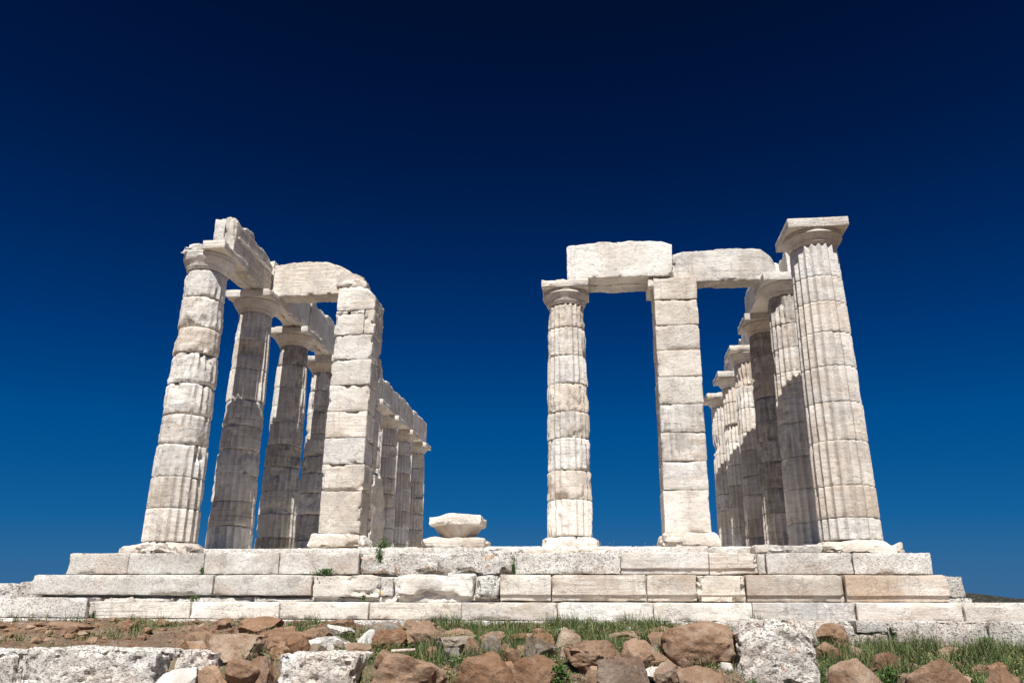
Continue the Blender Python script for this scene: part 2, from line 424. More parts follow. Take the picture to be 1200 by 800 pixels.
# ------------------------------------------------------------------ stepped platform
plat = thing('stepped_platform', 'broad three stepped pale stone platform carrying the ruined columns', 'platform', (0, 0, 0))
def core(name, x0, x1, y0, y1, z0, z1, seed):
    return link(name, block_mesh(x0, x1, y0, y1, z0, z1, seed, res=1.2, r=.02, amp=.004, chip=0), LIME, plat)
step1 = props(core('step', -7.5, 7.0, -.45, 32.2, -.42, -.06, 1), rough=.6)
step2 = props(core('step', -7.88, 7.08, -.80, 32.5, -.84, -.44, 2), rough=.6)
step3 = props(core('step', -8.95, 8.6, -1.15, 33, -1.1, -.85, 3), rough=.6)
step4 = props(core('foundation', -8.8, 8.5, -1.50, 33.4, -1.75, -1.12, 4), rough=1)
_sd = [10]
def sblock(par, x0, x1, yf, dep, z0, z1, mat=MARBLE, chip=.045, amp=.005, gap=.004, recess=None, name='step_block', **pr):
    _sd[0] += 1
    big = pr.pop('big', 0); r = pr.pop('r', .012); res = pr.pop('res', .05); topf = pr.pop('top', None)
    o = link(name, block_mesh(x0+gap, x1-gap, yf, yf+dep, z0, z1, _sd[0], res=res, r=r, amp=amp, chip=chip, recess=recess, big=big, top=topf, pit=.012*pr.get('rough', 0) if mat is LIME else .0), mat, par)
    return props(o, **pr)
# top course: dressed pale stone left and right, broken rough pieces left of the middle
z0, z1 = -.393, -.035
for a, b, mt, kw in [(-7.58, -6.43, LIME, {}), (-6.43, -5.03, LIME, {}), (-5.03, -3.68, LIME, {}), (-3.68, -2.27, LIME, dict(chip=.02))]:
    sblock(step1, a, b, -.70, .6, z0, z1, mt, rough=.25, **kw)
sblock(step1, .42, 2.16, -.71, .6, z0, z1-.008, LIME, rough=.8, chip=.03)
sblock(step1, 2.16, 3.59, -.70, .6, z0, z1-.01, MARBLE, recess=(.095, .035), chip=.035, warm=.45)
sblock(step1, 3.59, 4.37, -.70, .6, z0, z1-.015, MARBLE, recess=(.095, .035), chip=.10, warm=.3)
sblock(step1, 4.36, 4.50, -.67, .6, z0, z1-.03, LIME, chip=.08, rough=.6)
sblock(step1, 4.50, 5.86, -.70, .6, z0, z1-.022, LIME, rough=.35)
sblock(step1, 5.86, 7.06, -.70, .6, z0, z1-.024, LIME, rough=.4)
for a, b, yo, zo, bg_ in [(-2.27, -1.63, .05, -.05, .05), (-1.64, -.93, .02, .0, .05), (-.93, .43, .03, .0, .06)]:
    sblock(step1, a, b, -.68+yo, .6, z0, z1+zo, LIME, chip=.14, amp=.02, big=bg_, r=.04, res=.05, lichen=.75, rough=1)
# behind it the raised floor of the porch, a little rubble and slabs
floor = props(core('floor', -6.9, 6.7, .25, 32, -.05, .10, 5), rough=.5)
for a, b, mt, hh, li in [(-4.35, -3.0, MARBLE, .21, 0), (-3.0, -1.75, LIME, .235, .9), (-1.75, -.45, LIME, .225, .9), (-.45, 1.0, MARBLE, .235, .1), (1.0, 2.45, MARBLE, .232, 0), (2.45, 3.9, MARBLE, .225, 0), (3.9, 4.75, MARBLE, .215, 0)]:
    sblock(floor, a, b, 1.62, 1.6, .08, hh, mt, chip=.07, amp=.008, name='floor_slab', lichen=li, rough=.8, warm=.2)
sblock(floor, 4.42, 5.75, -.28, .9, -.06, .10, LIME, chip=.12, amp=.015, big=.02, r=.04, name='floor_slab', rough=.4)
sblock(floor, -.55, .5, -.28, .7, -.06, .06, LIME, chip=.12, amp=.015, big=.03, r=.03, name='floor_slab', rough=1)
sblock(floor, .5, 2.1, -.2, .6, -.06, .035, MARBLE, chip=.12, amp=.01, name='floor_slab', warm=.3)
# second course
z0, z1 = -.80, -.416
zl = -.745
for a, b, mt in [(-7.93, -4.66, LIME), (-4.66, -2.94, LIME)]:
    sblock(step2, a, b, -1.05, .65, zl, z1, mt, rough=.2, chip=.04)
sblock(step2, -2.93, -1.80, -1.04, .6, -.77, z1-.01, MARBLE, chip=.14, amp=.012, r=.03, big=.02, warm=.2)
sblock(step2, -1.80, -1.57, -1.0, .6, -.76, z1-.02, LIME, chip=.12, amp=.015, r=.03, rough=.7)
sblock(step2, -1.57, -.23, -1.03, .6, -.79, z1, MARBLE, chip=.15, amp=.015, r=.03, big=.025, warm=.25)
sblock(step2, -.23, .19, -1.04, .6, -.79, z1, LIME, chip=.15, amp=.02, r=.03, big=.03, rough=1)
zb = -.815
for a, b, w in [(.20, 1.03, .3), (1.04, 2.54, .55), (2.55, 3.33, .75), (4.09, 5.57, 1.0), (5.59, 7.12, .9)]:
    sblock(step2, a, b, -1.05, .65, zb, z1, MARBLE, recess=(.095, .038), chip=.04, warm=w)
sblock(step2, 3.33, 4.08, -1.05, .65, zb, z1-.01, MARBLE, recess=(.095, .02), chip=.10, warm=.0)
# thin levelling pieces below the second course, and the limestone block set back at its right end
for a, b, dz in [(-7.6, -4.7, -.01), (-4.7, -3.0, .0), (-3.0, -1.5, .02), (-1.5, .2, .03)]:
    sblock(step2, a, b, -.93, .6, -.85, -.775+dz, MARBLE, chip=.10, amp=.01, r=.02, name='levelling_slab', warm=.2)
sblock(step2, 7.13, 7.42, -.86, .7, -.735, -.425, LIME, chip=.05, amp=.012, r=.02, rough=1)
sblock(step2, 7.13, 7.49, -.90, .8, -.835, -.745, LIME, chip=.05, amp=.012, r=.02, name='levelling_slab', rough=1)
# third course, long marble blocks
for a, b, zt, yf, mt, w in [(-9.1, -6.59, -.795, -1.44, LIME, 0), (-6.59, -4.82, -.855, -1.40, MARBLE, .0), (-4.82, -3.32, -.855, -1.40, MARBLE, 0), (-3.32, -1.85, -.85, -1.40, MARBLE, .05), (-1.85, -.36, -.85, -1.40, MARBLE, .15), (-.36, 1.14, -.845, -1.40, MARBLE, .15), (1.14, 2.61, -.84, -1.40, MARBLE, .05), (2.61, 4.09, -.84, -1.40, MARBLE, .1), (4.09, 5.60, -.83, -1.40, MARBLE, .35), (5.61, 7.11, -.825, -1.40, MARBLE, .5), (7.13, 8.8, -.82, -1.40, MARBLE, .3)]:
    sblock(step3, a, b, yf, .75, -1.11, zt, mt, chip=.045, warm=w, rough=.5)
for a, b, h in [(-6.5, -5.3, .05), (-5.2, -4.0, .03), (-3.9, -2.9, .045)]:
    sblock(step3, a, b, -1.2, .5, -.86, -.855+h, LIME, chip=.1, amp=.01, r=.015, name='levelling_slab', rough=.4)
# rough foundation course
for a, b, zt, zb_, yf, ro, mt in [(-9.0, -7.35, -1.135, -1.22, -1.95, .6, MARBLE), (-7.9, -6.3, -1.21, -1.5, -1.8, 1, LIME), (-6.25, -4.7, -1.13, -1.22, -1.75, .2, MARBLE), (-4.7, -3.2, -1.16, -1.4, -1.74, 1, LIME), (-3.2, -1.6, -1.125, -1.35, -1.75, 1, LIME), (-1.6, .48, -1.12, -1.35, -1.76, 1, LIME), (.48, 2.75, -1.115, -1.35, -1.75, 1, LIME), (2.75, 4.0, -1.11, -1.4, -1.76, 1, LIME), (4.0, 5.45, -1.09, -1.6, -1.73, 1, LIME),
                             (5.92, 7.26, -1.075, -1.45, -1.76, 1, LIME), (7.27, 8.75, -1.08, -1.47, -1.75, 1, LIME)]:
    sblock(step4, a, b, yf, .6, zb_, zt, mt, chip=.10, amp=.014, r=.025, res=.06, name='foundation_block', rough=ro)
sblock(step4, 5.46, 5.90, -1.77, .5, -1.24, -1.08, LIME, chip=.015, amp=.006, r=.012, name='foundation_block', rough=.5)
sblock(step4, 5.36, 5.90, -1.75, .5, -1.5, -1.25, LIME, chip=.03, amp=.008, r=.015, name='foundation_block', rough=1)
sblock(step4, 7.0, 8.8, -2.25, .6, -1.75, -1.50, LIME, chip=.06, amp=.012, r=.03, name='foundation_block', rough=1)

# ------------------------------------------------------------------ columns
def split(z0, z1, n, seed):
    rnd = random.Random(seed); w = [rnd.uniform(.8, 1.2) for _ in range(n)]; s = sum(w); out = [z0]
    for q in w: out.append(out[-1]+(z1-z0)*q/s)
    out[-1] = z1; return out
def column(name, label, x, y, joints, seed, wear=.35, soot=0, warm=.15, rb=.49, rn=.385, detail=1, abacus='whole', zbase=0, group=None, chunk=.35, wears=None, half=.56, basew=None):
    t = thing(name, label, 'column', (x, y, 0), group)
    rad = lambda z: lerp(rb, rn, ((z-joints[0])/(joints[-1]-joints[0])))+.012*math.sin(math.pi*min(1, max(0, (z-joints[0])/(joints[-1]-joints[0]))))
    rnd = random.Random(seed)
    segs = 8 if detail else 5
    for k in range(len(joints)-1):
        w = wears[k] if wears else min(.95, max(0, wear+rnd.uniform(-.22, .25)))
        rows = max(5, int((joints[k+1]-joints[k])/(.055 if detail else .11)))
        d = link('drum', drum_mesh(joints[k]+.003, joints[k+1]-.003, rad, seed*31+k*7, w, segs, rows=rows, chunk=chunk*rnd.uniform(.2, 1)), MARBLE, t)
        props(d, soot=max(0, soot+rnd.uniform(-.25, .2)) if soot else 0, warm=max(0, warm+rnd.uniform(-.15, .2)))  # crust amount, raised in the shaded rows to darken their shade by colour
    zn = joints[-1]; n = 72
    za = 5.915
    def prof(k): return zn+(za-zn)*k
    P = [(rn-.02, zn+.002), (rn-.004, prof(.06)), (rn+.006, prof(.16)), (rn+.016, prof(.17)), (rn+.016, prof(.22)), (rn+.024, prof(.23)), (rn+.024, prof(.28)), (rn+.05, prof(.40)), (rn+.085, prof(.55)), (rn+.115, prof(.70)), (half-.035, prof(.84)), (half-.02, prof(.93)), (half-.03, prof(.985)), (half-.06, za-.001)]
    if abacus == 'broken':
        def cut(q, a, z):
            dirx = math.cos(a); f = max(0, -dirx-.05)
            k = (z-zn)/(za-zn)
            q = q-f*.05*k+fb((q*math.cos(a), q*math.sin(a), z), 3, 5, 4)*.03*f*k
            return (min(q, (.445+.02*nz((z*3, a*2, 0), 3, 4))/max(.05, -dirx)) if dirx < -.2 else q), z
        c = link('capital', lathe_mesh(P, n, seed+2, .008, cut), MARBLE, t)
        a1 = link('abacus', block_mesh(.12, half+.03, -half-.02, half, za, 6.10, seed+3, res=.06, r=.012, amp=.005, chip=.05), MARBLE, c)
        # what is left of the outer half, knocked back to a slope
        a2 = link('broken_abacus', block_mesh(-.40, .115, -half+.09, half-.12, za-.03, 6.11, seed+4, res=.045, r=.03, amp=.016, chip=.14, big=.03,
                  top=lambda x, y: interp([(-.42, 5.98), (-.28, 6.09), (-.15, 6.12), (.1, 6.11)], x)), MARBLE, c)
        props(a2, warm=.05)
    elif abacus == 'none':
        c = link('capital', lathe_mesh(P[:9], n, seed+2, .006), MARBLE, t); a1 = c
    else:
        c = link('capital', lathe_mesh(P, n, seed+2, .004), MARBLE, t)
        a1 = link('abacus', block_mesh(-half, half, -half, half, za, 6.10, seed+3, res=.07 if detail else .14, r=.01, amp=.003, chip=.06 if abacus == 'chipped' else (.012 if abacus == 'clean' else .05)), MARBLE, c)
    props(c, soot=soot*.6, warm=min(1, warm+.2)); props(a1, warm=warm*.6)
    if basew:                                       # the broken floor slab it stands on
        bw, zt, ch = basew
        props(link('base_stone', block_mesh(-bw, bw, -bw*.85, bw*.85, zbase, joints[0]-.004, seed+6, res=.05, r=.04, amp=.016, chip=ch, big=.02,
            warp=lambda p: (p.x, p.y, p.z-(sstep(rb-.03, bw+.05, math.hypot(p.x, p.y*1.05))*(.5+.5*nz((p.x, p.y, 0), 2.3, seed))*.17 if p.z > zbase+.05 else 0))), MARBLE, t), warm=.35)
    return t
JL1 = [.185, .78, 1.36, 1.97, 2.55, 3.17, 3.79, 4.33, 4.98, 5.57]
column('column', 'leaning pale column at far left with broken capital under a jagged beam end', -6.105, 0, JL1, 3, abacus='broken', warm=.12, wears=[.15, .22, .35, .75, .5, .7, .62, .85, .8], basew=(.66, .18, .18), zbase=-.04, rb=.49, rn=.415, chunk=.3)
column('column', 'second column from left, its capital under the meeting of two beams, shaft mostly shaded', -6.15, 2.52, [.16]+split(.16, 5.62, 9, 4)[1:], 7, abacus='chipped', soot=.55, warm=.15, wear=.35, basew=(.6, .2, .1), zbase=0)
column('column', 'third column from left, dark crusted and shaded shaft with clean square capital', -6.15, 5.04, split(.16, 5.64, 10, 5), 11, soot=.7, warm=.18, wear=.25)
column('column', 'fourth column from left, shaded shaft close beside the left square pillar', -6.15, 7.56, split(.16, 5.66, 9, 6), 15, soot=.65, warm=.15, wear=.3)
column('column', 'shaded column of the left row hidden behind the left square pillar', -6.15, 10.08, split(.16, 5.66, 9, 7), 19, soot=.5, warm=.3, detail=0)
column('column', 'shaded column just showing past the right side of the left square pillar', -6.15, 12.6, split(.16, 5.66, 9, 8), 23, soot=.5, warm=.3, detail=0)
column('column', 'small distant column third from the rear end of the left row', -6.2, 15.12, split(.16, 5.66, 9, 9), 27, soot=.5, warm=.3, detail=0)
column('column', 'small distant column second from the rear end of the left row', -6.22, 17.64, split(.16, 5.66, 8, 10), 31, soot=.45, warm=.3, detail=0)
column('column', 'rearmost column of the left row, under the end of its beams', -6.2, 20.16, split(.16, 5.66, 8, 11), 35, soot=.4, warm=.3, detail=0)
JR1 = [.18, .54, 1.08, 1.86, 2.55, 3.21, 3.86, 4.46, 4.97, 5.63]
column('column', 'tall bright fluted column at far right with whole square capital carrying nothing', 6.12, .15, JR1, 41, abacus='clean', warm=.28, wears=[.1, .08, .02, .02, .0, .02, .12, .2, .25], basew=(.66, .18, .22), zbase=-.04, chunk=.06, rb=.512, rn=.437)
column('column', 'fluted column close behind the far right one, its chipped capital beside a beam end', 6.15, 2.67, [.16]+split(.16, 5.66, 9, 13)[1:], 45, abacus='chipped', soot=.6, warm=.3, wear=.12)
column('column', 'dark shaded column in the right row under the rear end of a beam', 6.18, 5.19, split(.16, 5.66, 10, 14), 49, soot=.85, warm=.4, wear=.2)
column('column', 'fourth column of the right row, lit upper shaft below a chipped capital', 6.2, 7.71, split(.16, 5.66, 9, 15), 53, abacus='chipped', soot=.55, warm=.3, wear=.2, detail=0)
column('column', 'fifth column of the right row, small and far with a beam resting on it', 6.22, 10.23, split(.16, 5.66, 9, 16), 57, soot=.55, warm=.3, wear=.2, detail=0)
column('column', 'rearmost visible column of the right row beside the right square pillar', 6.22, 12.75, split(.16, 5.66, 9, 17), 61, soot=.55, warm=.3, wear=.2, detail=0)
JM = [.475, 1.21, 1.82, 2.5, 3.08, 3.71, 4.35, 5.0, 5.57]
pm = column('column', 'slender evenly lit column standing alone at centre under the left end of a long beam', 1.235, 2.58, JM, 71, abacus='chipped', warm=.22, soot=.3, wears=[.25, .5, .55, .4, .45, .35, .5, .52], rb=.478, rn=.418, half=.53, basew=(.57, .47, .12), zbase=.22, chunk=.3)

# ------------------------------------------------------------------ square end pillars of the porch
def pillar(label, joints, xl, xr, y0, y1, seed, cap, extra=None, warm=.1):
    cx = (xl(0)+xr(0))/2
    t = thing('square_pillar', label, 'pillar', (cx, (y0+y1)/2, 0)); o = (cx, (y0+y1)/2, 0)
    rnd = random.Random(seed)
    for k in range(len(joints)-1):
        a, b = joints[k], joints[k+1]; m = (a+b)/2; ins = rnd.uniform(0, .035 if cap == 'L' else .015)
        base = k == 0
        if cap == 'L' and k == 8:
            for nm, xa, xb, za, zb in (('pillar_block', xl(m)+.01, xr(m)-.24, a+.003, b-.10), ('pillar_block', xr(m)-.236, xr(m), a+.003, b-.003), ('pillar_block', xl(m)+.32, xr(m)-.24, b-.097, b-.003), ('broken_chip', xl(m)+.02, xl(m)+.30, b-.095, b-.02)):
                props(link(nm, block_mesh(xa, xb, y0, y1, za, zb, seed+int(xa*50)%40, res=.06, r=.016, amp=.01, chip=.10, origin=o), MARBLE, t), warm=.15)
            continue
        if base:
            m_ = block_mesh(xl(m)-.15, xr(m)+.15, y0-.16, y1+.1, a, b-.004, seed+k, res=.06, r=.05, amp=.014, chip=.14, big=.02, origin=o,
                            warp=lambda p: (cx+(p.x-cx)*(1-.14*sstep(.25, .55, p.z)), p.y, p.z))
        else:
            m_ = block_mesh(xl(m)+ins, xr(m)-rnd.uniform(0, .035 if cap == 'L' else .015), y0+rnd.uniform(0, .02), y1-ins, a+.004, b-.004, seed+k, res=.055, r=.018 if cap == 'L' else .010, amp=.007 if cap == 'L' else .0045, chip=.075 if cap == 'L' else .04, origin=o,
                            top=(lambda x, y: interp([(-4.1, 6.10), (-3.5, 6.12), (-3.3, 6.05), (-3.12, 5.86)], x)) if cap == 'L' and k == len(joints)-2 else None)
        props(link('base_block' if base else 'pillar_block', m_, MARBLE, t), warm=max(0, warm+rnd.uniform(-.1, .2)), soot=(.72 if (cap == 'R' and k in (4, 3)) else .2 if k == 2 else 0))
    return t, o
zt = 6.10
JA = [.25, .53, 1.43, 2.0, 2.57, 3.16, 3.76, 4.36, 4.95, 5.55, 6.12]
tl, ol = pillar('square block pillar left of centre with stepped cracked joints and a low wall stub behind', JA, lambda z: -4.07+.004*z, lambda z: -3.115, 2.1, 2.75, 101, 'L')
# the wall ends behind it: rear halves of the courses, knocked about
for k, (a, b, y1, dx) in enumerate([(.24, 2.0, 3.9, .03), (2.0, 3.4, 3.1, .0), (3.4, 4.6, 3.02, .02), (4.6, 5.95, 3.06, -.02)]):
    props(link('wall_stub', block_mesh(-3.95, -3.14+dx, 2.74, y1, a, b-.004, 140+k, res=.08, r=.04, amp=.012, chip=.16, big=.03, origin=ol,
          top=(lambda x, y: 2.0-max(0, y-3.2)**2*1.2) if k == 0 else None), MARBLE, tl), warm=.3)
JB = [.25, .52, 1.37, 1.96, 2.56, 3.17, 3.77, 4.36, 4.94, 5.54, 6.09]
tr, orr = pillar('square block pillar right of centre carrying the joint of two long beams', JB, lambda z: 3.14+.01*z, lambda z: 4.05+.018*z, 2.1, 3.02, 201, 'R', warm=.12)
props(link('pillar_cap', block_mesh(3.08, 3.22, 2.11, 3.0, 5.86, 6.085, 230, res=.06, r=.03, amp=.01, chip=.1, origin=orr), MARBLE, tr), warm=.1)

# ------------------------------------------------------------------ architrave beams
def beam(label, x0, x1, y0, y1, z0, z1, seed, topx=None, topy=None, slabs=None, warm=.05, chip=.08, big=.012, soot=0, warp=None):
    t = thing('architrave_beam', label, 'beam', ((x0+x1)/2, (y0+y1)/2, z0)); o = ((x0+x1)/2, (y0+y1)/2, z0)
    if topx: tf = lambda x, y: interp(topx, x)+fb((x, y, 0), 4.5, seed, 5)*.016
    elif topy: tf = lambda x, y: interp(topy, y)+fb((x, y, 0), 5, seed, 5)*.018
    else: tf = lambda x, y: z1+fb((x, y, 0), 4, seed, 5)*.02
    for k, (a, b, c, d) in enumerate(slabs or [(x0, x1, y0, y1)]):
        props(link('beam_slab', block_mesh(a, b, c, d, z0+.003, z1, seed+k*3, res=.05, r=.010, amp=.004, chip=chip, top=tf, big=big, origin=o, warp=warp), MARBLE, t), warm=warm, soot=soot)
    return t, o
b1, o1 = beam('jagged beam resting on the far left column with a notched front end face', -6.32, -5.81, .36, 2.43, 6.10, 7.05, 301,
     topy=[(.3, 7.12), (.55, 7.11), (.8, 7.03), (.88, 7.12), (1.25, 7.16), (1.34, 7.02), (1.8, 7.03), (2.1, 6.98), (2.3, 6.90), (2.45, 6.88)],
     slabs=[(-6.32, -6.06, .40, 2.43), (-6.056, -5.81, .36, 2.43)], chip=.06)
props(link('taenia', block_mesh(-5.818, -5.775, .5, 2.3, 6.66, 6.73, 309, res=.08, r=.008, amp=.006, chip=.08, origin=o1), MARBLE, b1), warm=.05)
props(link('clamp_slot', block_mesh(-6.09, -6.06, .352, .40, 6.72, 6.98, 310, res=.05, r=.006, amp=.003, chip=0, origin=o1), LIME, b1), rough=0)
beam('beam spanning the second and third columns from the left', -6.30, -5.80, 2.50, 5.02, 6.10, 7.05, 311, slabs=[(-6.30, -6.055, 2.5, 5.02), (-6.05, -5.80, 2.5, 5.02)])
beam('bumpy topped beam spanning the third and fourth columns from the left', -6.30, -5.80, 5.06, 7.54, 6.10, 7.0, 321, topy=[(5.0, 7.10), (5.4, 7.15), (5.54, 7.0), (5.9, 7.08), (6.5, 7.13), (7.6, 7.1)], slabs=[(-6.30, -6.055, 5.06, 7.54), (-6.05, -5.80, 5.06, 7.54)])
fl_lab = ['beam behind the left square pillar, rear of the bumpy topped beam', 'beam emerging at right of the left square pillar', 'weathered beam with scalloped top above two small columns of the left row', 'beam next to last at the rear of the left row', 'last beam at the rear end of the left row']
for k in range(5):
    y0 = 7.58+2.52*k; rnd = random.Random(k+50)
    tp = [(y0+.3*i, 7.08+rnd.choice((-.09, -.02, 0, .03, .04))) for i in range(10)]
    beam(fl_lab[k], -6.30, -5.80, y0+.02, y0+2.48+(.25 if k == 4 else 0), 6.10, 7.05, 331+k*9, topy=tp, chip=.06, warm=.05)
# front porch, left: one broken beam from the row to the square pillar
beam('large rough beam with rounded broken top bridging from the left row to the left pillar', -5.78, -3.55, 2.45, 2.98, 6.10, 6.95, 401,
     topx=[(-5.95, 6.78), (-5.85, 6.89), (-5.4, 6.955), (-4.95, 6.985), (-4.45, 6.94), (-4.1, 6.80), (-3.8, 6.62), (-3.56, 6.50)], chip=.06, big=.014, warm=.18)
props(tag(link('broken_block', block_mesh(-4.10, -3.36, 2.12, 2.42, 6.10, 6.28, 405, res=.045, r=.025, amp=.012, chip=.10, big=.02,
     top=lambda x, y: interp([(-4.1, 6.22), (-3.9, 6.34), (-3.5, 6.32), (-3.2, 6.2)], x)), MARBLE), 'low rough lump of broken marble capping the left square pillar', 'broken block'), warm=.3)
# front porch, right: two beams meeting over the right pillar
beam('long clean edged beam over the lone centre column and the right pillar', 1.29, 3.655, 2.07, 3.0, 6.10, 6.94, 411,
     topx=[(1.29, 6.90), (1.4, 6.93), (2.0, 6.985), (3.1, 6.97), (3.45, 6.93), (3.66, 6.85)], slabs=[(1.29, 3.655, 2.07, 2.53), (1.30, 3.65, 2.535, 3.0)], chip=.06, big=.008)
beam('rough faced beam from the right pillar to the right row, its right end broken', 3.69, 5.98, 2.50, 2.96, 6.10, 6.9, 421,
     topx=[(3.7, 6.80), (3.9, 6.86), (4.6, 6.90), (5.4, 6.885), (5.7, 6.84), (5.9, 6.64), (6.0, 6.35)], chip=.06, big=.012)
# right row
beam('beam of the right row with its pale front end beside the far right capital', 5.76, 6.72, 2.42, 5.2, 6.10, 6.76, 431, chip=.05, big=.008, slabs=[(5.76, 6.20, 3.05, 5.2), (6.205, 6.72, 2.42, 5.2)])
beam('grey single slab beam rising behind the fourth capital of the right row', 6.38, 6.75, 7.8, 10.2, 6.10, 7.0, 441, chip=.12, big=.02, topy=[(7.8, 6.9), (8.4, 7.0), (9.4, 7.1), (10.0, 7.0), (10.3, 6.8)])
beam('rear beam between the two farthest columns of the right row', 6.30, 6.7, 10.35, 12.3, 6.10, 7.05, 451, chip=.12, big=.02)

# ------------------------------------------------------------------ fallen capital on its base at centre
t = thing('marble_pedestal', 'low round edged marble base left of centre with a capital on top', 'pedestal', (-1.13, 2.5, .22))
props(link('base_stone', block_mesh(-.68, .64, -.5, .5, .0, .235, 501, res=.05, r=.05, amp=.014, chip=.14, big=.02,
      top=lambda x, y: .235-.05*max(0, abs(x)-.45)*3), MARBLE, t), warm=.12)
t = thing('fallen_capital', 'broken column capital with chipped flaring top set on the low base', 'capital', (-1.12, 2.5, .457))
P = [(.355, 0), (.36, .02), (.385, .06), (.43, .12), (.475, .18), (.515, .235), (.53, .265), (.52, .275)]
props(link('echinus', lathe_mesh(P, 60, 511, .006), MARBLE, t), warm=.75)
props(link('abacus', block_mesh(-.535, .545, -.53, .46, .235, .44, 512, res=.045, r=.018, amp=.008, chip=.05, big=.008,
      top=lambda x, y: interp([(-.6, .38), (-.35, .41), (-.12, .475), (.1, .46), (.6, .42)], x)), MARBLE, t), warm=.05)

# ------------------------------------------------------------------ loose stones beside and before the platform
def stone(label, x, y, z, w, h, seed, d=None, mat=BROWN, name='rock', sub=5, cuts=14, rough=.12, boxy=.3, rz=0, bury=.0, group=None, cat='rock', tilt=0, **pr):
    d = d or w*.75
    o = link(name, rock_mesh(w, d, h+bury, seed, sub, cuts, rough, boxy), mat); o.location = (x, y+d*.35, z-bury); o.rotation_euler = (0, tilt, rz)
    tag(o, label, cat, group); return props(o, **pr)
def cut_block(label, x, yf, z0, z1, w, d, seed, top=None, name='stone_block', mat=LIME, rz=0, r=.045, amp=.014, chip=.09, big=.02, **pr):
    o = link(name, block_mesh(-w/2, w/2, 0, d, 0, z1-z0, seed, res=.026, r=r, amp=amp, chip=chip, big=big, top=top, pit=.022), mat); o.location = (x, yf, z0); o.rotation_euler.z = rz
    tag(o, label, 'stone block'); return props(o, **pr)
# left of the platform, behind
cut_block('dark edged tumbled block beyond the left end of the steps', -11.6, 3.0, -1.0, -.44, 1.3, .9, 601, rough=1, rz=.15)
stone('small pale tumbled stone wedged beyond the left end of the steps', -11.4, 2.4, -1.2, .9, .48, 602, mat=LIME, cat='stone', name='stone', rough=.6)
cut_block('leaning slab beside the left end of the second step', -10.45, 2.2, -1.1, -.43, .8, .35, 603, rough=.4, rz=-.5)
stone('brown tumbled rock at the far left edge behind the steps', -12.6, 3.0, -1.3, 1.2, .85, 604)
# bottom row: big pale blocks
cut_block('pitted limestone block cut off by the left edge of the foreground', -4.86, -5.74, -2.05, -1.40, .88, .6, 611, rough=1)
cut_block('long pitted limestone block in the left foreground, widest of the pale blocks', -3.66, -5.75, -2.1, -1.375, 1.54, .75, 612, rough=.9, r=.05, lichen=.12)
cut_block('squat limestone block touching the right end of the long foreground block', -2.53, -5.52, -2.1, -1.40, .54, .6, 613, rough=1, chip=.16, rz=.06)
stone('low pale stone at the bottom edge in front of the squat limestone block', -2.60, -6.05, -2.1, .58, .57, 614, mat=LIME, cat='stone', name='stone', boxy=.6)
cut_block('squared white block with darker pitted patch, between brown rocks in the foreground', -1.16, -5.68, -2.1, -1.395, .86, .65, 615, rough=.8, lichen=.08)
o = cut_block('big upright white pitted block with orange lichen on top, right of the boulder', 3.58, -5.50, -1.70, -1.05, .80, .62, 616, top=lambda x, y: interp([(-.4, .58), (-.3, .66), (.18, .655), (.3, .60), (.4, .46)], x), rough=1, r=.09, amp=.025, chip=.14, big=.04, lichen=.35, rz=-.05)
cut_block('thin pale slab lying on the soil at left under the lowest step', -7.5, -2.35, -1.36, -1.22, 1.2, .4, 618, rough=.5, amp=.01)
